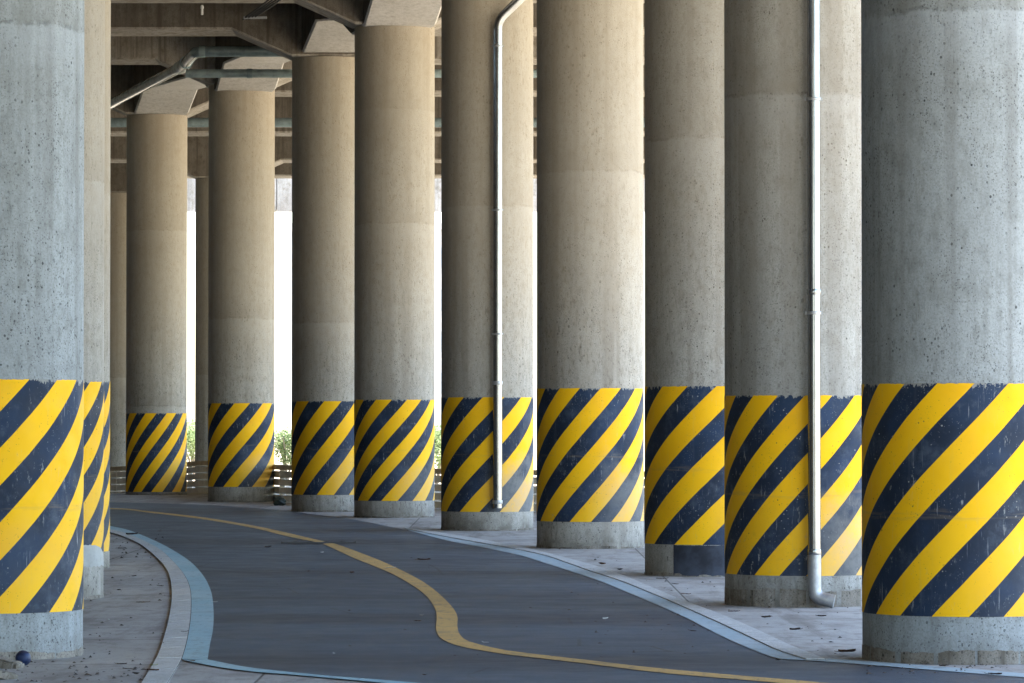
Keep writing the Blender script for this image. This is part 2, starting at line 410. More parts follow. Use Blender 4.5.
def paint_mat(name, c, c2, under, wear=.5):
    m = N(name); p, v = m.coords(rnd=False)
    mid = m.noise(v, 2.5, 6, .65); fine = m.noise(v, 120, 4, .75); big = m.noise(v, .6, 4)
    col = m.mix(m.ramp(big, .35, .7), c, c2)
    col = m.mix(m.ramp(mid, .5, .72, 0, wear), col, under)
    ed = m.noise(m.stretch(v, (16, 4, 1)), 1, 6, .75)
    col = m.mix(m.ramp(ed, .52, .64, 0, min(1, wear * 1.15)), col, under)
    col = m.mix(m.ramp(fine, .48, .7, 0, wear + .15), col, under)
    m.bump(fine, .3, .003)
    return m.fin(col, .75, spec=.35)
def ground_mat():
    m = N('open_ground'); p, v = m.coords(rnd=False)
    big = m.noise(v, .06, 5); mid = m.noise(v, 1.2, 6, .65); fine = m.noise(v, 40, 4, .7)
    col = m.mix(m.ramp(big, .35, .65), (.49, .415, .30), (.43, .375, .275))
    col = m.mix(m.ramp(mid, .5, .75, 0, .5), col, (.26, .22, .16))
    col = m.mix(m.ramp(fine, .45, .75, 0, .4), col, (.24, .21, .17))
    m.bump(fine, .6, .02)
    return m.fin(col, .95, spec=.2)
M_pave = pavement_mat(); M_asph = asphalt_mat(); M_ground = ground_mat()
M_yline = paint_mat('yellow_line_paint', (.60, .37, .115), (.50, .31, .10), (.16, .135, .10), .6)
M_bline = paint_mat('blue_line_paint', (.28, .46, .53), (.36, .51, .56), (.22, .28, .31), .6)
M_wline = paint_mat('pale_blue_line_paint', (.33, .43, .48), (.40, .47, .50), (.24, .27, .29), .5)
M_kerb = concrete('kerb_concrete', (.50, .51, .51), (.58, .59, .58), grime=.6, pit=.9, stain=.8)
M_joint = simple('joint_dirt', (.035, .032, .028), .95)

# ------------------------------------------------------------------ the ground
bm = bmesh.new()
ys = [-400, 66.5 * K, 73 * K, 1400]; zs = [-.008, -.008, -.36, -.36]
for k in range(3):
    vs = [bm.verts.new(q) for q in ((-700, ys[k], zs[k]), (700, ys[k], zs[k]), (700, ys[k + 1], zs[k + 1]), (-700, ys[k + 1], zs[k + 1]))]
    bm.faces.new(vs)
bmesh.ops.remove_doubles(bm, verts=bm.verts, dist=.001)
tag(obj('ground', bm, M_ground), kind='structure')
bm = bmesh.new(); sheet(bm, [(-30, -2), (7.5, -2), (7.5, 40 * K), (4, 50 * K), (-3.5, 59 * K), (-6.4, 66 * K), (-30, 66.4 * K)], 0)
tag(obj('pavement', bm, M_pave), kind='structure')

def G(pts, n=6, z=0.): return [gp(p.x, p.y, z) for p in smooth_px(pts, n)]
kerb_in = [(-300, 511), (-100, 514), (20, 520), (80, 527), (113, 534), (125, 538), (140, 545), (155, 557), (165, 568), (170, 580), (171.5, 597), (169, 617), (164, 637), (158, 655), (150, 670), (142, 683), (130, 702), (112, 730)]
kerb_out = [(-300, 509), (-100, 511.5), (20, 517), (80, 524), (113, 530.5), (128, 534.5), (143, 541), (160, 550), (173, 562), (184, 575), (190, 588), (191.5, 603), (190.5, 622), (187, 643), (182, 660), (176, 671), (168, 684), (155, 704), (136, 732)]
blue_out = [(-300, 507), (-100, 509), (20, 514), (80, 521), (113, 527), (130, 531), (150, 539), (170, 549), (190, 562), (203, 576), (211, 592), (213.5, 610), (213, 630), (210, 645), (207.5, 660.5)]
turn_hi = [(207.5, 660.5), (240, 667), (270, 671), (330, 677), (400, 682.5), (470, 689), (600, 703), (800, 726), (1024, 744), (1300, 756)]
turn_lo = [(182, 661), (220, 668.5), (256, 673), (300, 676.5), (350, 681), (400, 685.5), (470, 692), (600, 706), (800, 730), (1024, 749), (1300, 762)]
far_edge = [(-300, 499.5), (0, 500.5), (112, 502.5), (205, 505), (270, 509.5), (310, 514), (355, 520), (411, 531.5), (447, 541), (486, 548.5), (519, 555.6), (540, 562), (571, 572), (598, 581), (627.5, 593), (665, 609), (690, 620.5), (703, 627.5), (727, 639.5), (750, 649.5), (766, 656), (780, 660), (830, 663), (900, 668.5), (968, 674), (1024, 678.5), (1150, 687), (1300, 694)]
rblue_out = [(405, 529.2), (440, 536.3), (480, 543.5), (519, 550.5), (546, 556.5), (568, 564), (591.6, 572.5), (621, 582), (655.6, 596), (681, 607), (697, 614), (735, 631.4), (774, 650), (795.6, 657.5), (806, 660.8)]
rkerb_out = [(405, 528.2), (428, 531.5), (451.6, 535), (478, 539.5), (509, 545.5), (540, 552), (579, 562), (609, 571), (634, 580.6), (665, 594), (690, 604), (724, 616.6), (758, 631.4), (789, 646), (813, 655.5), (826, 660.8)]
yel_hi = [(-200, 505), (0, 506.5), (112, 508.3), (150, 511.7), (205, 518), (256, 526.5), (286, 533), (318, 540.5), (336, 544.5), (366, 555.5), (388, 564.5), (411, 575.7), (428, 585.7), (443, 598), (453.5, 609.5), (457.5, 618), (457.3, 627), (460, 635.7), (468, 642), (486, 647), (512, 652.2), (587, 661), (662, 669.7), (768, 679), (900, 690), (1100, 704), (1300, 715)]
yel_lo = [(-200, 506), (0, 507.6), (112, 509.6), (150, 513.2), (205, 520), (256, 529), (286, 536.5), (318, 543), (331, 548), (356, 559.5), (381, 569.5), (398, 577.5), (416, 588.5), (428, 598.5), (435.5, 610.5), (436.7, 619.5), (436, 629.5), (439.5, 638), (451, 644.5), (468, 649), (491, 653), (512, 656.2), (587, 664.7), (662, 674), (768, 683), (900, 694.3), (1100, 709), (1300, 721)]
road_poly = G(turn_lo)[::-1] + G(kerb_out[:15])[::-1][1:] + G(far_edge)
bm = bmesh.new(); sheet(bm, [(p.x, p.y) for p in road_poly], .004)
tag(obj('cycle_path', bm, M_asph), kind='structure')
bm = bmesh.new(); strip(bm, G(yel_lo), G(yel_hi), .008, n=160)
tag(obj('yellow_centre_line', bm, M_yline), kind='structure')
bm = bmesh.new(); strip(bm, G(kerb_out[:15]), G(blue_out), .008, n=110)
strip(bm, G(turn_lo), G(turn_hi), .0082, n=60)
tag(obj('blue_edge_line', bm, M_bline), kind='structure')
bm = bmesh.new()
strip(bm, G(far_edge[7:22]), G(rblue_out), .0084, n=90)
edge_hi = [(780, 657.5), (830, 660), (900, 664.8), (968, 670), (1024, 674.5), (1150, 683), (1300, 690)]
strip(bm, G(far_edge[21:]), G(edge_hi), .0086, n=40)
tag(obj('pale_edge_line', bm, M_wline), kind='structure')
def kerb_thing(A, B, z1, n, label):
    A = resample(A, n * 4 + 1); B = resample(B, n * 4 + 1)
    root = empty('kerb', (A[0].x, A[0].y, 0)); tag(root, label, 'kerb')
    bm = bmesh.new()
    for k in range(n):
        a = A[k * 4:k * 4 + 5]; b = B[k * 4:k * 4 + 5]
        d = (a[-1] - a[0]).normalized() * .014
        a = [a[0] + d] + a[1:4] + [a[4] - d]; b = [b[0] + d] + b[1:4] + [b[4] - d]
        i = [p.lerp(q, .02) for p, q in zip(a, b)]; j = [p.lerp(q, .97) for p, q in zip(a, b)]
        strip(bm, i, j, -.05, z1, n=5)
    off = Vector((A[0].x, A[0].y, 0))
    for v in bm.verts: v.co -= off
    obj('kerb_stones', bm, M_kerb, root)
    bm = bmesh.new(); strip(bm, [p - off for p in A], [p - off for p in B], .0105, n=len(A))
    obj('joint', bm, M_joint, root)
kerb_thing(G(kerb_in), G(kerb_out), .014, 46, 'pale flush kerb curving along the left edge of the path beside the blue line')
kerb_thing(G(rblue_out), G(rkerb_out), .015, 30, 'pale flush kerb along the right edge of the path below the long column row')
# short sealed crack on the asphalt
bm = bmesh.new(); strip(bm, [gp(x, 542.6 + .9 * math.sin(x * .4)) for x in range(281, 357, 5)], [gp(x, 544.3 + .7 * math.sin(x * .3)) for x in range(281, 357, 5)], .0105, n=16)
tag(obj('sealed_crack', bm, M_joint), kind='structure')

# ------------------------------------------------------------------ columns
D = 1.38; R = D / 2
ROW = 'hazard striped round concrete columns under the overpass'
# pixel left, right, base y, band top y, band bottom y, navy start angle, seam pixel y, second seam y, wear, label
cols = [
 (861.5, 1067, 665, 383, 617, 6, 8, -300, .15, 'massive grey column with navy and yellow stripes cut off by the right edge of the photo'),
 (724, 880, 607.5, 395, 576, -17, 92, -300, .8, 'striped column carrying the long silver downpipe that ends in an elbow at its foot'),
 (644, 775, 577, 386, 545, -19, 137, -300, .2, 'striped column with a dark navy patch under its stripes, just left of the long downpipe column'),
 (536, 644.5, 549, 388, 522, -10.6, 170, -300, .6, 'unobstructed striped column standing right of the column with the bent-top downpipe'),
 (440.5, 534, 531, 397, 512, -30, 205, -300, .9, 'striped column carrying the downpipe that slants off to the right at its top'),
 (353.6, 435, 518, 399.5, 501, -3.5, 223, 108, .45, 'striped column just left of the bent-top downpipe column, a pale haunch on its head'),
 (291, 366.5, 512, 401, 495, -32, 322, -300, .4, 'striped column partly hidden by its right neighbour, right of the widest white gap'),
 (207.6, 274.6, 502, 403, 487, -36, 318, -300, .4, 'striped column with two teal pipes crossing in front of its head'),
 (125.5, 187, 495, 413, 492, .5, 230, 406, .3, 'farthest striped column, the diagonal teal pipe passing in front of its head'),
 (-118, 83.5, 661, 379, 614, 26.5, 20, -300, .1, 'pale bluish grey striped column cut off by the left edge of the photo, blue ball at its foot'),
 (-47, 104, 601, 381, 554, 34, 178, -300, .2, 'striped column half hidden by the left edge column, whitewash under its stripes'),
 (-16.5, 110, 570, 380.5, 553, 24, 190, -300, .2, 'striped column of which only a thin sliver shows, last of the left row'),
]
info = []
# stripes per turn and rise per stripe, every band was masked by hand
STRIPE = [(9., .5056), (9., .532), (7., .611), (8., .632), (7., .669), (8., .62), (7., .777), (7., .725), (9., .664), (9., .508), (9., .51), (9., .52)]
def column(i, c):
    xl, xr, yb, yt, ybt, th0, s1, s2, wear, label = c
    xc = (xl + xr) / 2
    f = gp(xc, yb); d = Vector((f.x, f.y)).normalized()
    rad = (xr - xl) / 2 / F * (f.y + .7) * .985
    cx, cy = f.x + d.x * rad, f.y + d.y * rad
    front = cy - rad
    zt = at(xc, yt, front).z; zb = at(xc, ybt, front).z
    s1 = at(xc, s1, front).z; s2 = at(xc, s2, front).z
    top = {5: 8.56, 6: 8.44, 7: 8.77, 8: 8.78}.get(i, 8.48)
    root = empty('column', (cx, cy, 0)); tag(root, label, 'column', ROW)
    bm = bmesh.new()
    cyl(bm, rad, rad, -.1, top, 128, 8)
    sh = obj('shaft', bm, M_col, root, True)
    sh['sky_tint'] = {0: 1., 9: 1., 1: .45, 2: .3, 10: .15}.get(i, .0)
    sh['wear'] = wear; sh['seam'] = s1; sh['second_seam'] = s2
    bm = bmesh.new()
    cyl(bm, rad + .003, rad + .003, zb - zt, 0, 128, 1, caps=False)
    b0 = [v for v in bm.verts if v.co.z > -.001]; 
    # returns into the shaft so that the coat has a thickness
    cyl(bm, rad - .01, rad + .003, .0, .0, 128, 1, caps=False); cyl(bm, rad + .003, rad - .01, zb - zt, zb - zt, 128, 1, caps=False)
    bmesh.ops.remove_doubles(bm, verts=bm.verts, dist=.0005)
    band = obj('painted_band', bm, M_band, root, True)
    band.location = (0, 0, zt)
    band.rotation_euler = (0, 0, math.atan2(-cy, -cx) + math.radians(th0))
    band['band_height'] = zt - zb; band['wear'] = wear * 1.15; band['count'], band['pitch'] = STRIPE[i]
    bm = bmesh.new()
    n = 128
    rr = [rad + .004 + .005 * math.sin(k * .37 + i) * math.sin(k * 1.13) + random.uniform(-.003, .003) for k in range(n)]
    lh = {0: .085, 1: .15, 2: .03, 3: .03, 9: .05, 10: .02}.get(i, .025)
    hh = [lh + .012 * math.sin(k * .21 + i * 2) + random.uniform(-.006, .006) for k in range(n)]
    a = [bm.verts.new((rr[k] * math.cos(2 * PI * k / n), rr[k] * math.sin(2 * PI * k / n), -.05)) for k in range(n)]
    b = [bm.verts.new((rr[k] * math.cos(2 * PI * k / n), rr[k] * math.sin(2 * PI * k / n), hh[k])) for k in range(n)]
    t = [bm.verts.new(((rad - .01) * math.cos(2 * PI * k / n), (rad - .01) * math.sin(2 * PI * k / n), hh[k] + .006)) for k in range(n)]
    for k in range(n):
        q = (k + 1) % n
        bm.faces.new((a[k], a[q], b[q], b[k])); bm.faces.new((b[k], b[q], t[q], t[k]))
    obj('footing_lip', bm, M_foot, root, True)
    info.append(dict(root=root, x=cx, y=cy, top=top, zt=zt, zb=zb, px=xc, r=rad))
    return root
for i, c in enumerate(cols): column(i, c)
def patch(i, a0, a1, z0, z1, mat, name, nb=24, wob=.02):
    """a coat of paint on part of the shaft, angles seen from the camera"""
    I = info[i]; fa = math.atan2(-I['y'], -I['x'])
    bm = bmesh.new(); r = I['r'] + .0045
    A = []
    for k in range(nb + 1):
        t = k / nb; an = fa + math.radians(a0 + (a1 - a0) * t)
        rise = math.sin(t * PI) ** .35 if wob < 0 else 1
        A.append([bm.verts.new((r * math.cos(an), r * math.sin(an), z0 + (random.uniform(-.008, .008)))),
                  bm.verts.new((r * math.cos(an), r * math.sin(an), z0 + (z1 - z0) * rise + random.uniform(-.006, .006)))])
    for p, q in zip(A, A[1:]): bm.faces.new((p[0], q[0], q[1], p[1]))
    return obj(name, bm, mat, I['root'], True)
patch(2, -33, 62, .012, info[2]['zb'] - .004, M_patch, 'paint_patch')
patch(10, 18, 84, .30, .50, M_wpatch, 'whitewash_patch', wob=-1)

# plain columns far behind
PLAIN = 'plain columns far behind the striped row'
far = []
for (xl, Y, wd, label) in ((195, 79.5 * K, 1.38, 'bare slim-looking column in the white gap left of the two-teal-pipe column'),
                           (98, 84.5 * K, 1.38, 'bare pale column seen between the left row and the farthest striped column')):
    xc = xl + wd / Y * F / 2; p = at(xc, 480, Y)
    root = empty('plain_column', (p.x, Y, -.36)); tag(root, label, 'column', PLAIN)
    bm = bmesh.new(); cyl(bm, .69, .69, -.1, 8.95, 96, 8); s = obj('shaft', bm, M_col, root, True); s['seam'] = 3.4; s['second_seam'] = -5.
    bm = bmesh.new(); cyl(bm, .705, .70, -.1, .06, 96, 1); obj('footing_lip', bm, M_foot, root, True)
    far.append((p.x, Y))

# ------------------------------------------------------------------ the overpass above
deck = empty('overpass_deck', (0, 45, 8.5))
tag(deck, 'brown stained concrete overpass deck with haunched cross beams resting on all the columns', 'overpass')
def dpart(name, bm, mat, **k):
    for v in bm.verts: v.co -= Vector((0, 45, 8.5))
    return obj(name, bm, mat, deck, **k)
XL, XR, Y0, Y1 = -19.0, 9.0, -22.0, 90.0 * K
SLAB = 10.05
bm = bmesh.new(); box(bm, XL, XR, Y0, Y1, SLAB, SLAB + .35); dpart('slab', bm, M_shade)
bm = bmesh.new(); box(bm, XR + .003, XR + .35, Y0 - .3, Y1 + .3, SLAB - .45, SLAB + 1.2); dpart('parapet', bm, M_pale)
bm = bmesh.new(); box(bm, XL - .35, XL - .003, Y0 - .3, Y1 + .3, SLAB - .45, SLAB + 1.2); dpart('parapet', bm, M_pale)
def beam(p, q, zb, w, haunch0, haunch1, mats, rise=.50, run=1.12, flat=.66, name='cross_beam', top=SLAB + .1, bend=False):
    """beam from p to q with soffit zb+rise, dropping to zb over a column at either end; mats = (sides, soffit)"""
    p = Vector(p); q = Vector(q); L = (q - p).length; d = (q - p) / L; s = Vector((-d.y, d.x)) * w / 2
    d0 = d1 = d
    if bend:                                  # the long beams leave each head square to the cross beam
        s = Vector((w / 2, 0)) * (1 if -d.y > 0 else -1)
        d0 = d1 = (d * .75 + Vector((0, -1 if d.y < 0 else 1)) * .25).normalized()
    pts = []
    if haunch0: pts += [(p, zb), (p + d0 * flat, zb), (p + d0 * (flat + run), zb + rise)]
    else: pts += [(p, zb + rise)]
    if haunch1: pts += [(q - d1 * (flat + run), zb + rise), (q - d1 * flat, zb), (q, zb)]
    else: pts += [(q, zb + rise)]
    bm = bmesh.new(); rings = []; ch = .035; e = 1 - 2 * ch / w
    for c, z in pts:
        rings.append([bm.verts.new((c.x - s.x, c.y - s.y, top)), bm.verts.new((c.x - s.x, c.y - s.y, z + ch)),
                      bm.verts.new((c.x - s.x * e, c.y - s.y * e, z)), bm.verts.new((c.x + s.x * e, c.y + s.y * e, z)),
                      bm.verts.new((c.x + s.x, c.y + s.y, z + ch)), bm.verts.new((c.x + s.x, c.y + s.y, top))])
    for a, b in zip(rings, rings[1:]):
        for k in range(6):
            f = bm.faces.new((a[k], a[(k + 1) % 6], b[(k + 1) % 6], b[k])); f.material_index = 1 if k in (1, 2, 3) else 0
    bm.faces.new(rings[0]); bm.faces.new(list(reversed(rings[-1])))
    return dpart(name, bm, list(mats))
CROSS = (M_beam, M_mid); LONG = (M_shade, M_pale)  # LONG: one concrete, shade painted into the sides, soffit kept pale as lit
right = info[:9]
for k, I in enumerate(right):
    bm = bmesh.new(); h = .42; box(bm, I['x'] - h, I['x'] + h, I['y'] - h, I['y'] + h, I['top'] - .002, SLAB + .09); dpart('column_head', bm, M_pale)
    lx = I['x'] - 6.3 if 5 <= k else (XL + .5)
    w = 1.0 * K
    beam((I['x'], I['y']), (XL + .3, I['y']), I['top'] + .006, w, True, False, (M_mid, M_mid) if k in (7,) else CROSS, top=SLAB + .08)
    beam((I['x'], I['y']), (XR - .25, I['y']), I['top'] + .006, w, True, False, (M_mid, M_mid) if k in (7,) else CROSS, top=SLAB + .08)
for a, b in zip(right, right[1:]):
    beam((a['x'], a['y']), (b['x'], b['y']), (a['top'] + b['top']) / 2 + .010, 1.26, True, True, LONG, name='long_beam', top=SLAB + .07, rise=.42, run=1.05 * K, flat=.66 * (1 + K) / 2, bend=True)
for (x, y), bw in zip(far, (K, K)):
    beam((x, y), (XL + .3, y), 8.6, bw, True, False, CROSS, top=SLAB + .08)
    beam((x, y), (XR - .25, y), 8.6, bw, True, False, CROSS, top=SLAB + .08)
    bm = bmesh.new(); box(bm, x - .42, x + .42, y - .42, y + .42, 8.585, SLAB + .09); dpart('column_head', bm, M_pale)
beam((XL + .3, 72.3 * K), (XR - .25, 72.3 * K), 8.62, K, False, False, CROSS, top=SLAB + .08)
for I in info[9:]:
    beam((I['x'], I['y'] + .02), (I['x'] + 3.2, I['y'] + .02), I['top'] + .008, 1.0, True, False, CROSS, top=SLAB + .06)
    bm = bmesh.new(); box(bm, I['x'] - .42, I['x'] + .42, I['y'] - .42, I['y'] + .42, I['top'] - .002, SLAB + .09); dpart('column_head', bm, M_pale)
gy = Y1 + 7.0
root = empty('far_girder', (0, gy, -.36)); tag(root, 'pale panelled concrete girder crossing the white gaps beyond the far columns', 'girder')
bm = bmesh.new(); x = -40.0
while x < 20: box(bm, x + .012, x + 1.988, -.1, .1, 9.22, 10.7); x += 2.0
obj('fascia_panels', bm, M_mid, root)
bm = bmesh.new(); box(bm, -40, 20, .105, 1.4, 9.32, 10.6); obj('girder_body', bm, M_pale, root)
for x in (-30, 14):
    bm = bmesh.new(); cyl(bm, .6, .6, -.1, 9.32, 48, 1, x=x, y=.8); obj('pier', bm, M_pale, root, True)
bm = bmesh.new(); box(bm, XL, XR, Y0 - .2, Y0 - .003, 8.9, SLAB + 1.2); dpart('end_fascia', bm, M_pale)

bm = bmesh.new(); box(bm, XL - .8, XL - .36, Y0, Y1 + 20, -.5, 9.4)  # unseen wall, added to keep light off the left sides of the columns
tag(obj('left_light_blocker', bm, M_shade), 'long dark unseen wall added to block light from the left under the overpass deck', 'wall')
# ------------------------------------------------------------------ pipes
def ring(bm, c, ax, r, w, n=24):
    ax = Vector(ax).normalized(); c = Vector(c)
    tube(bm, [c - ax * w / 2, c - ax * w * .35, c + ax * w * .35, c + ax * w / 2], [r * .97, r, r, r * .97], n)
def side_point(i, px, extra):
    """a spot just outside column i's face, seen at pixel column px"""
    I = info[i]; d = ray(px, HOR); d = Vector((d.x, d.y)).normalized(); c = Vector((I['x'], I['y'])); rr = I['r'] + extra
    t0 = c.dot(d); h = (c - d * t0).length
    return d * (t0 - math.sqrt(max(rr * rr - h * h, 0)))
# long downpipe
r1 = .056
p = side_point(1, 814.2, .085); root = empty('downpipe', (p.x, p.y, 0))
tag(root, 'long silver downpipe strapped to a striped column, elbow turning right at its foot', 'downpipe')
bm = bmesh.new(); tube(bm, [(0, 0, .30), (0, 0, 2.6), (0, 0, 5), (0, 0, 8.6)], r1, 28); obj('pipe', bm, M_steel, root, True)
bm = bmesh.new(); pts = fillet([(0, 0, .48), (0, 0, .095), (.17, -.03, .058)], .13, 8); tube(bm, pts, r1 + .004, 28); obj('elbow', bm, M_steel_d, root, True)
for py in (292, 552):
    z = at(815, py, p.y).z; bm = bmesh.new(); ring(bm, (0, 0, z), (0, 0, 1), r1 + .006, .05); obj('joint_sleeve', bm, M_steel, root, True)
def clamp(root, z, r, dirx=(0, 1)):
    bm = bmesh.new(); ring(bm, (0, 0, z), (0, 0, 1), r + .008, .028)
    box(bm, -r - .022, r + .022, r * .2, r * .2 + .006, z - .014, z + .014)
    box(bm, -.012, .012, r, r + .09, z - .012, z + .012)
    return obj('clamp', bm, M_steel_d, root, True)
for py in (99, 313): clamp(root, at(815, py, p.y).z, r1)
# shorter downpipe, bent over at the top
r2 = .070
p = side_point(4, 497.6, .10); root = empty('downpipe', (p.x, p.y, 0))
tag(root, 'silver downpipe on a striped column, slanting away right near the top', 'downpipe')
zb = at(497, 508, p.y).z; zk = at(497, 21, p.y).z; pe = at(523, -4, p.y)
q = (pe.x - p.x, -.02, pe.z)
bm = bmesh.new(); tube(bm, fillet([(0, 0, zb), (0, 0, 3), (0, 0, zk), q, (q[0] + .5, .0, q[2] + .52)], .14, 6), r2, 28); obj('pipe', bm, M_steel, root, True)
for py in (383, 502): bm = bmesh.new(); ring(bm, (0, 0, at(497, py, p.y).z), (0, 0, 1), r2 + .007, .055); obj('joint_sleeve', bm, M_steel_d, root, True)
for py in (46, 210, 334): clamp(root, at(497, py, p.y).z, r2)
# teal pipes under the deck
Yp = 53.45 * K
c = at(196, 51.5, Yp); zp = c.z
def atz(px, py, z):
    d = ray(px, py); t = (z - CAMH) / d.z
    return Vector((d.x * t, d.y * t, z))
a = atz(112, 103, zp); b = atz(183, 66, zp); d = at(289, 51.5, Yp)
back = a + (a - b) * 1.2
root = empty('drain_pipe', b); tag(root, 'upper teal drain pipe slanting up from the left, elbow, then running level to the right', 'pipe')
bm = bmesh.new(); tube(bm, fillet([back - b, Vector((0, 0, 0)), c - b, d - b], .3, 6), .104, 24); obj('pipe', bm, M_teal, root, True)
bm = bmesh.new(); tube(bm, fillet([(a - b) * .05, Vector((0, 0, 0)), (c - b) * .25], .1, 5), .13, 24); obj('elbow', bm, M_tealj, root, True)
bm = bmesh.new(); ring(bm, c - b + Vector((.12, 0, 0)), (1, 0, 0), .115, .12); obj('joint_sleeve', bm, M_tealj, root, True)
a = at(186, 73.5, 53.35 * K); e = at(560, 73.5, 53.35 * K); root = empty('drain_pipe', a)
tag(root, 'lower teal pipe running level just below the elbowed pipe', 'pipe')
bm = bmesh.new(); tube(bm, [Vector((0, 0, 0)), e - a], .082, 24); obj('pipe', bm, M_tealj, root, True)
bm = bmesh.new(); ring(bm, (e - a) * .17, (1, 0, 0), .093, .1); obj('joint_sleeve', bm, M_teal, root, True)
a = at(60, 122.5, 67.5 * K); e = at(760, 122.5, 67.5 * K); root = empty('drain_pipe', a)
tag(root, 'bluish pipe running level behind the far columns, glimpsed in the gaps between them', 'pipe')
bm = bmesh.new(); tube(bm, [(0, 0, 0), e - a], .115, 24); obj('pipe', bm, M_teal, root, True)
for t in (.15, .4, .65, .9):
    bm = bmesh.new(); ring(bm, (e - a) * t, (1, 0, 0), .128, .1); obj('joint_sleeve', bm, M_tealj, root, True)
    bm = bmesh.new(); q = (e - a) * t + Vector((.2, 0, 0)); tube(bm, [q + Vector((0, 0, .1)), q + Vector((0, 0, 1.1))], .012, 8); obj('hanger', bm, M_steel_d, root)
# cables
a = at(246, 17, 48.3 * K); root = empty('cable_bundle', a)
tag(root, 'bundle of black cables climbing to the right beside the beams at the top left', 'cables')
for k in range(4):
    s = at(246 + k * 3.2, 17 - k * .3, 48.3 * K) - a; t = at(272 + k * 4, -3, 48.3 * K) - a; u = t + Vector((.4, .3, .8))
    bm = bmesh.new(); tube(bm, [s + Vector((-.06, .2, -.02)), s, s.lerp(t, .5) + Vector((0, 0, -.015)), t, u], .018, 10); obj('cable', bm, M_black, root, True)
bm = bmesh.new(); s = at(254, 17.5, 48.32 * K) - a; box(bm, s.x - .18, s.x + .22, s.y, s.y + .04, s.z - .02, s.z + .02); obj('bracket', bm, M_steel_d, root)
a = at(202, 12, 49.0 * K); root_bm = bmesh.new(); tube(root_bm, [(0, 0, -.05), (0, 0, .12)], .022, 14); cyl(root_bm, .03, .03, .06, .10, 14)
o = obj('drain_spout', root_bm, M_paper, None, True); o.location = a
tag(o, 'short white drain spout poking down from the beam above the teal elbow', 'spout')

# ------------------------------------------------------------------ barrier, shrubs, buildings behind
bp = [Vector((p[0], p[1] * K)) for p in ((8.5, 45.5), (-1.2, 53.4), (-4.8, 58.6), (-7.0, 66.0), (-8.5, 69.0), (-14, 74.5), (-26, 78))]
def gz(y): return -.008 if y < 66.5 * K else -.008 - .352 * min((y - 66.5 * K) / (6.5 * K), 1)
root = empty('barrier', (bp[0].x, bp[0].y, 0)); tag(root, 'low pale barrier of stacked rails with a brown cap running behind the column row', 'barrier')
O = Vector((bp[0].x, bp[0].y, 0))
for k in range(5):
    bm = bmesh.new()
    z0 = .02 + k * .165; z1 = z0 + (.13 if k < 4 else .10); w = .07 if k < 4 else .12
    for a, b in zip(bp, bp[1:]):
        d = (b - a).normalized(); s = Vector((-d.y, d.x)) * w; L = (b - a).length; n = max(1, int(L / 2.0))
        for j in range(n):
            p = a + d * (L * j / n + .012); q = a + d * (L * (j + 1) / n - .012)
            v = [bm.verts.new((x.x - O.x, x.y - O.y, z + gz(x.y))) for z in (z0, z1) for x in (p - s, q - s, q + s, p + s)]
            for f in ((3, 2, 1, 0), (4, 5, 6, 7), (0, 1, 5, 4), (1, 2, 6, 5), (2, 3, 7, 6), (3, 0, 4, 7)): bm.faces.new([v[i] for i in f])
    obj('rail' if k < 4 else 'cap', bm, M_rail if k < 4 else M_cap, root)
for a, b in zip(bp, bp[1:]):
    d = (b - a).normalized(); L = (b - a).length; n = max(1, int(L / 2.0))
    for j in range(n):
        p = a + d * (L * j / n); bm = bmesh.new(); x, y = p.x - O.x, p.y - O.y
        box(bm, x - .055, x + .055, y - .055, y + .055, -.1 + gz(p.y), .70 + gz(p.y)); obj('post', bm, M_rail, root)

def leaves(bm, c, rx, rz, n, s):
    for _ in range(n):
        while True:
            p = Vector((random.uniform(-1, 1), random.uniform(-1, 1), random.uniform(-1, 1)))
            if .25 < p.length < 1: break
        q = c + Vector((p.x * rx, p.y * rx, p.z * rz)); m = Matrix.Rotation(random.uniform(0, 2 * PI), 3, Vector((random.gauss(0, 1), random.gauss(0, 1), random.gauss(0, 1))).normalized())
        l = s * random.uniform(.6, 1.3)
        bm.faces.new([bm.verts.new(q + m @ Vector(k)) for k in ((-l, 0, 0), (0, -l * .4, l * .1), (l, 0, 0), (0, l * .4, l * .1))])
def shrub(x, y, h, rad, label):
    root = empty('shrub', (x, y, -.36)); tag(root, label, 'shrub', 'shrubs beyond the barrier')
    bm = bmesh.new()
    for k in range(5):
        an = random.uniform(0, 2 * PI); tube(bm, [(0, 0, -.1), (math.cos(an) * .15, math.sin(an) * .15, h * .35), (math.cos(an) * rad * .5, math.sin(an) * rad * .5, h * .75)], [.05, .035, .015], 8)
    obj('stems', bm, M_bark, root, True)
    bm = bmesh.new()
    for k in range(9):
        an = random.uniform(0, 2 * PI); rr = rad * random.uniform(.1, .65)
        leaves(bm, Vector((math.cos(an) * rr, math.sin(an) * rr, h * random.uniform(.35, .85))), rad * .42, h * .2, 260, .07)
    obj('foliage', bm, M_foliage, root)
for (px, Y, h, rad, label) in ((193, 101, 2.2, 1.2, 'overexposed green shrub behind the far bare column, seen in the narrow white gap'),
                               (287, 97, 2.1, .9, 'pale green shrub glimpsed in the white gap left of the half-hidden column'),
                               (437, 94, 2.1, 1., 'green shrub glimpsed in the thin white gap left of the bent-top downpipe column')):
    Y *= K; p = at(px, 430, Y); shrub(p.x, Y, h, rad, label)
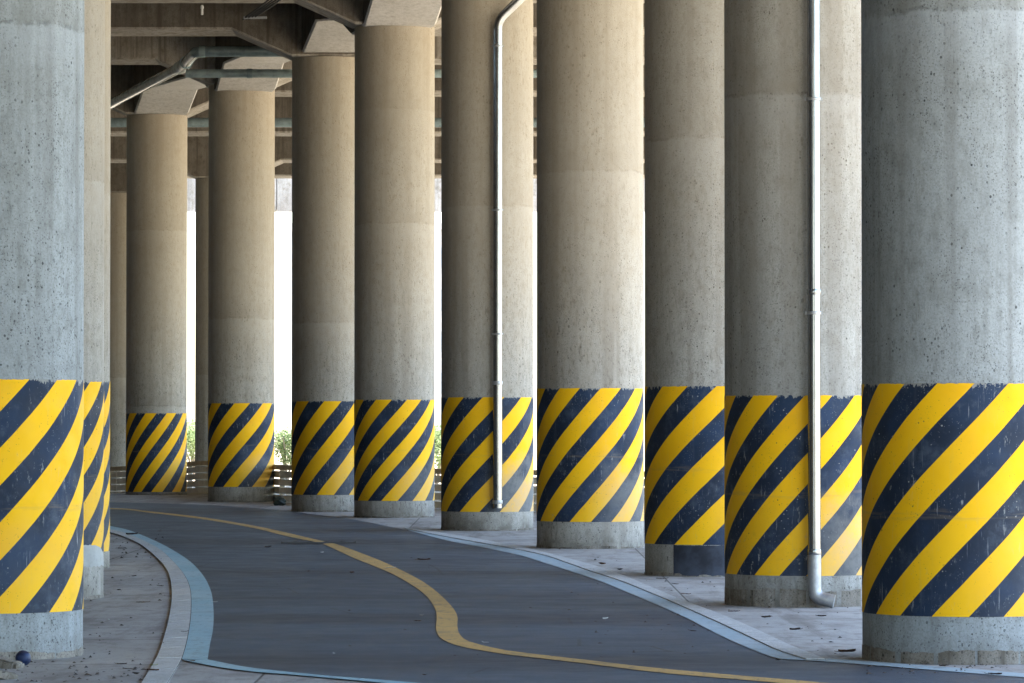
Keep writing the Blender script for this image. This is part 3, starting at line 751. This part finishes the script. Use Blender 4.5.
def tree(x, y, h, label):
    root = empty('tree', (x, y, -.36)); tag(root, label, 'tree', 'trees far outside the overpass')
    bm = bmesh.new(); tube(bm, [(0, 0, -.2), (.1, 0, h * .3), (0, .1, h * .6), (0, 0, h * .85)], [.25, .19, .12, .04], 10)
    for k in range(6):
        an = k * 1.05; z = h * (.35 + .07 * k); tube(bm, [(0, 0, z), (math.cos(an) * h * .14, math.sin(an) * h * .14, z + h * .1), (math.cos(an) * h * .25, math.sin(an) * h * .25, z + h * .16)], [.09, .06, .02], 8)
    obj('trunk', bm, M_bark, root, True)
    bm = bmesh.new()
    for k in range(16):
        an = random.uniform(0, 2 * PI); rr = h * random.uniform(.05, .24); leaves(bm, Vector((math.cos(an) * rr, math.sin(an) * rr, h * random.uniform(.45, .95))), h * .13, h * .09, 240, .16)
    obj('crown', bm, M_foliage, root)

# pale block far away, washed out by the light
p = at(288, 400, 210 * K); root = empty('building', (p.x + 5.0, 215 * K, -.36)); tag(root, 'washed out pale building far away in the white gap left of the half-hidden column', 'building')
bm = bmesh.new(); box(bm, -5.2, 9, 0, 9, -.2, 17); obj('wall', bm, M_wall, root)
bm = bmesh.new(); box(bm, -5.5, 9.3, -.3, 9.3, 17.003, 17.5); obj('roof', bm, M_wall, root)
for fl in range(5):
    for k in range(2, 5):
        bm = bmesh.new(); x = -4.2 + k * 2.6; box(bm, x, x + 1.3, -.04, .05, 1.2 + fl * 3.2, 2.8 + fl * 3.2); obj('window', bm, M_glass, root)

# ------------------------------------------------------------------ litter
p = gp(22.5, 666); bm = bmesh.new()
bmesh.ops.create_icosphere(bm, subdivisions=4, radius=.052)
for v in bm.verts:
    a = v.co.copy(); v.co *= 1 + .03 * math.sin(a.x * 80) * math.sin(a.z * 60 + 1) + (.02 * math.sin(a.y * 110))
    if a.z < -.046: v.co.z = -.047
o = obj('ball', bm, M_blue, None, True); o.location = (p.x, p.y + .03, .05); tag(o, 'small scuffed navy blue ball lying at the foot of the left edge column', 'ball')
def slab_piece(px, py, l, w, h, rz, rx, label):
    p = gp(px, py); bm = bmesh.new(); bmesh.ops.create_cube(bm, size=1)
    bmesh.ops.bevel(bm, geom=bm.edges[:], offset=.12, segments=2, affect='EDGES'); bmesh.ops.subdivide_edges(bm, edges=bm.edges[:], cuts=2, use_grid_fill=True)
    for v in bm.verts: v.co = Vector((v.co.x * l, v.co.y * w, v.co.z * h)) + Vector([random.uniform(-.004, .004) for _ in range(3)])
    o = obj('concrete_chunk', bm, M_foot, None, True, 50); o.location = (p.x, p.y, h * .45); o.rotation_euler = (0, rx, rz); tag(o, label, 'rubble', 'broken concrete beside the left edge column')
slab_piece(5, 668, .22, .16, .06, -.3, .2, 'long pale broken concrete chunk lying left of the blue ball')
slab_piece(3, 679, .17, .14, .055, .4, .22, 'smaller broken concrete chunk in the bottom left corner of the photo')
LEAF = 'dry leaves and scraps lying on the ground'
def leaf(px, py, s, mat, label, cat='leaf', name='dry_leaf', elong=1.9):
    p = gp(px, py); bm = bmesh.new(); n = 9; a = random.uniform(0, 6.28); c = random.uniform(.08, .25); s *= .75
    row = []
    for i in range(n):
        t = i / (n - 1) * 2 - 1; wd = s / elong * (1 - t * t) ** .6 * (1 + .18 * math.sin(i * 2.3)) + .0005
        row.append([bm.verts.new((t * s, k * wd, s * (c * (k * k) + .35 * c * t * t) + .002 + random.uniform(0, s * .06))) for k in (-1, -.5, 0, .5, 1)])
    for A, B in zip(row, row[1:]):
        for k in range(4): bm.faces.new((A[k], B[k], B[k + 1], A[k + 1]))
    tube(bm, [(s, 0, .35 * c * s + .004), (s * 1.5, s * .12, .35 * c * s + .01)], .0022, 5)
    o = obj(name, bm, mat, None, True); o.location = (p.x, p.y, .016); o.rotation_euler = (0, 0, a); tag(o, label, cat, LEAF)
A, B = M_leafA, M_leafB
for px, py, s, m, lab in (
 (153, 673.5, .055, A, 'curled reddish brown leaf on the pavement beside the left kerb at the bottom'),
 (129, 672, .04, B, 'dark shrivelled leaf on the pavement right of the left edge column'),
 (136, 677, .05, B, 'dark leaf near the bottom edge just right of the left edge column'),
 (122, 667, .045, B, 'thin dark leaf close to the foot of the left edge column'),
 (142, 604.5, .075, A, 'brown leaf clump across the joint in the left pavement'),
 (134, 578, .06, B, 'dark leaf lying on the left pavement behind the brown clump'),
 (161, 588, .05, B, 'small dark leaf close to the inside of the left kerb'),
 (119, 592, .05, B, 'small dark leaf beside the whitewashed column foot'),
 (190, 664, .05, A, 'brown leaf on the corner of the blue line'),
 (184, 634, .03, B, 'tiny dark leaf on the left kerb'),
 (132, 536, .15, B, 'dark twiggy leaf lying across the far bend of the left kerb'),
 (122, 550, .07, B, 'small dark leaf on the far part of the left pavement'),
 (424, 561.5, .11, A, 'brown curled leaf on the asphalt right of the yellow line'),
 (268, 549, .09, B, 'dark leaf on the far asphalt left of the yellow line'),
 (352, 574.5, .07, A, 'small brown leaf on the asphalt inside the yellow bend'),
 (308, 573, .06, A, 'small brown leaf alone on the middle asphalt'),
 (602, 566, .09, A, 'reddish leaf on the pavement in front of the unobstructed column'),
 (620, 571.5, .08, B, 'dark leaf on the pavement right of the reddish one'),
 (661, 580.5, .075, B, 'dark leaf in front of the navy patch column'),
 (685, 596, .07, A, 'brown leaf on the edge of the right kerb'),
 (676, 586, .045, B, 'tiny leaf on the pavement between kerb and navy patch column'),
 (693, 633.5, .055, B, 'dark leaf on the asphalt beside the right edge line'),
 (733, 614, .06, B, 'dark leaf at the foot of the long downpipe column'),
 (766, 620, .08, B, 'flat dark leaf on the pavement below the long downpipe column'),
 (795, 632.5, .07, B, 'dark leaf on the pavement below the downpipe elbow'),
 (847, 655, .095, A, 'large curled brown leaf beside the foot of the right edge column'),
 (822, 618.5, .05, B, 'small leaf on the pavement just right of the downpipe elbow'),
 (778, 663, .045, B, 'dark leaf where the right kerb meets the path'),
 (943, 669, .05, B, 'dark leaf at the foot of the right edge column'),
 (995, 677.5, .06, B, 'dark leaf at the bottom right in front of the right edge column'),
 (418, 623.5, .035, A, 'brown scrap beside the white scrap in the yellow bend'),
 (424, 678, .035, A, 'brown leaf on the blue line at the bottom of the photo')):
    leaf(px, py, s, m, lab)
leaf(153.5, 668, .03, M_leafG, 'yellow green leaf on the bottom end of the left kerb')
for px, py, s, lab in ((109, 622, .022, 'white scrap on the pavement beside the left edge column'), (421, 617.5, .035, 'white paper scrap on the asphalt inside the yellow bend'),
                       (334, 656.5, .028, 'white scrap on the asphalt near the front blue line'), (390, 569.5, .06, 'white scrap lying on the yellow line'),
                       (605, 621, .04, 'white scrap on the asphalt between yellow line and right kerb'), (486, 645, .03, 'white scrap just above the yellow line at its sharp bend'),
                       (322, 554, .06, 'white scrap on the far asphalt left of the yellow line'), (215, 604, .03, 'white scrap on the asphalt at the bulge of the blue line')):
    leaf(px, py, s, M_paper, lab, 'scrap', 'paper_scrap', 2.6)
# crumbs of grit and leaf litter nobody could count
bm = bmesh.new()
def crumbs(n, x0, x1, y0, y1, smax):
    for _ in range(n):
        p = gp(random.uniform(x0, x1), random.uniform(y0, y1)); s_ = random.uniform(.004, smax) * random.random() ** .5 + .003
        q = [bm.verts.new((p.x + s_ * random.uniform(.6, 1.4) * math.cos(k * 2.1), p.y + s_ * 1.5 * random.uniform(.6, 1.4) * math.sin(k * 2.1), .005)) for k in range(3)]
        t = bm.verts.new((p.x, p.y, .005 + s_ * random.uniform(.3, .9)))
        for k in range(3): bm.faces.new((q[k], q[(k + 1) % 3], t))
crumbs(130, 0, 165, 560, 683, .022); crumbs(60, 110, 165, 535, 560, .03); crumbs(60, 20, 160, 662, 683, .026)
crumbs(70, 560, 860, 556, 655, .026); crumbs(25, 640, 860, 575, 640, .03); crumbs(60, 860, 1024, 664, 676, .02); crumbs(40, 220, 700, 530, 660, .018)
tag(obj('grit', bm, M_leafB), kind='stuff')
# dark sack at the foot of the barrier
p = gp(279.5, 505.5); bm = bmesh.new(); bmesh.ops.create_icosphere(bm, subdivisions=4, radius=1)
for v in bm.verts:
    a = v.co.copy(); k = 1 + .13 * math.sin(a.x * 5 + 1) * math.sin(a.y * 4) + .07 * math.sin(a.z * 9 + a.x * 7)
    v.co = Vector((a.x * .13 * k, a.y * .11 * k, max(a.z, -.75) * .10 * k))
o = obj('sack', bm, M_bag, None, True, 60); o.location = (p.x, p.y, .078); tag(o, 'small dark green sack on the ground in front of the barrier, in the white gap', 'sack')

# ------------------------------------------------------------------ light
SUN_EL, SUN_AZ = 62, 100         # azimuth clockwise from +Y
w = bpy.data.worlds.new('World'); sc.world = w; w.use_nodes = True
nt = w.node_tree; bg = nt.nodes['Background']; sky = nt.nodes.new('ShaderNodeTexSky')
sky.sky_type = 'NISHITA'; sky.sun_disc = False; sky.sun_elevation = math.radians(SUN_EL); sky.sun_rotation = math.radians(SUN_AZ)
sky.air_density = 1.2; sky.dust_density = .6; sky.ozone_density = 2.5
nt.links.new(sky.outputs[0], bg.inputs[0]); bg.inputs[1].default_value = .13
sd = bpy.data.lights.new('sun', 'SUN'); sd.energy = 4.0; sd.angle = math.radians(.5); sd.color = (1, .93, .82)
so = bpy.data.objects.new('sun', sd); COL.objects.link(so)
el, az = math.radians(SUN_EL), math.radians(SUN_AZ)
dirn = Vector((math.sin(az) * math.cos(el), math.cos(az) * math.cos(el), math.sin(el)))
so.rotation_euler = dirn.to_track_quat('Z', 'Y').to_euler(); so.location = (0, 0, 40)
sc.view_settings.view_transform = 'Standard'; sc.view_settings.look = 'None'; sc.view_settings.gamma = 1; sc.view_settings.use_curve_mapping = False
sc.view_settings.exposure = 2.83
sc.cycles.max_bounces = 10; sc.cycles.diffuse_bounces = 8
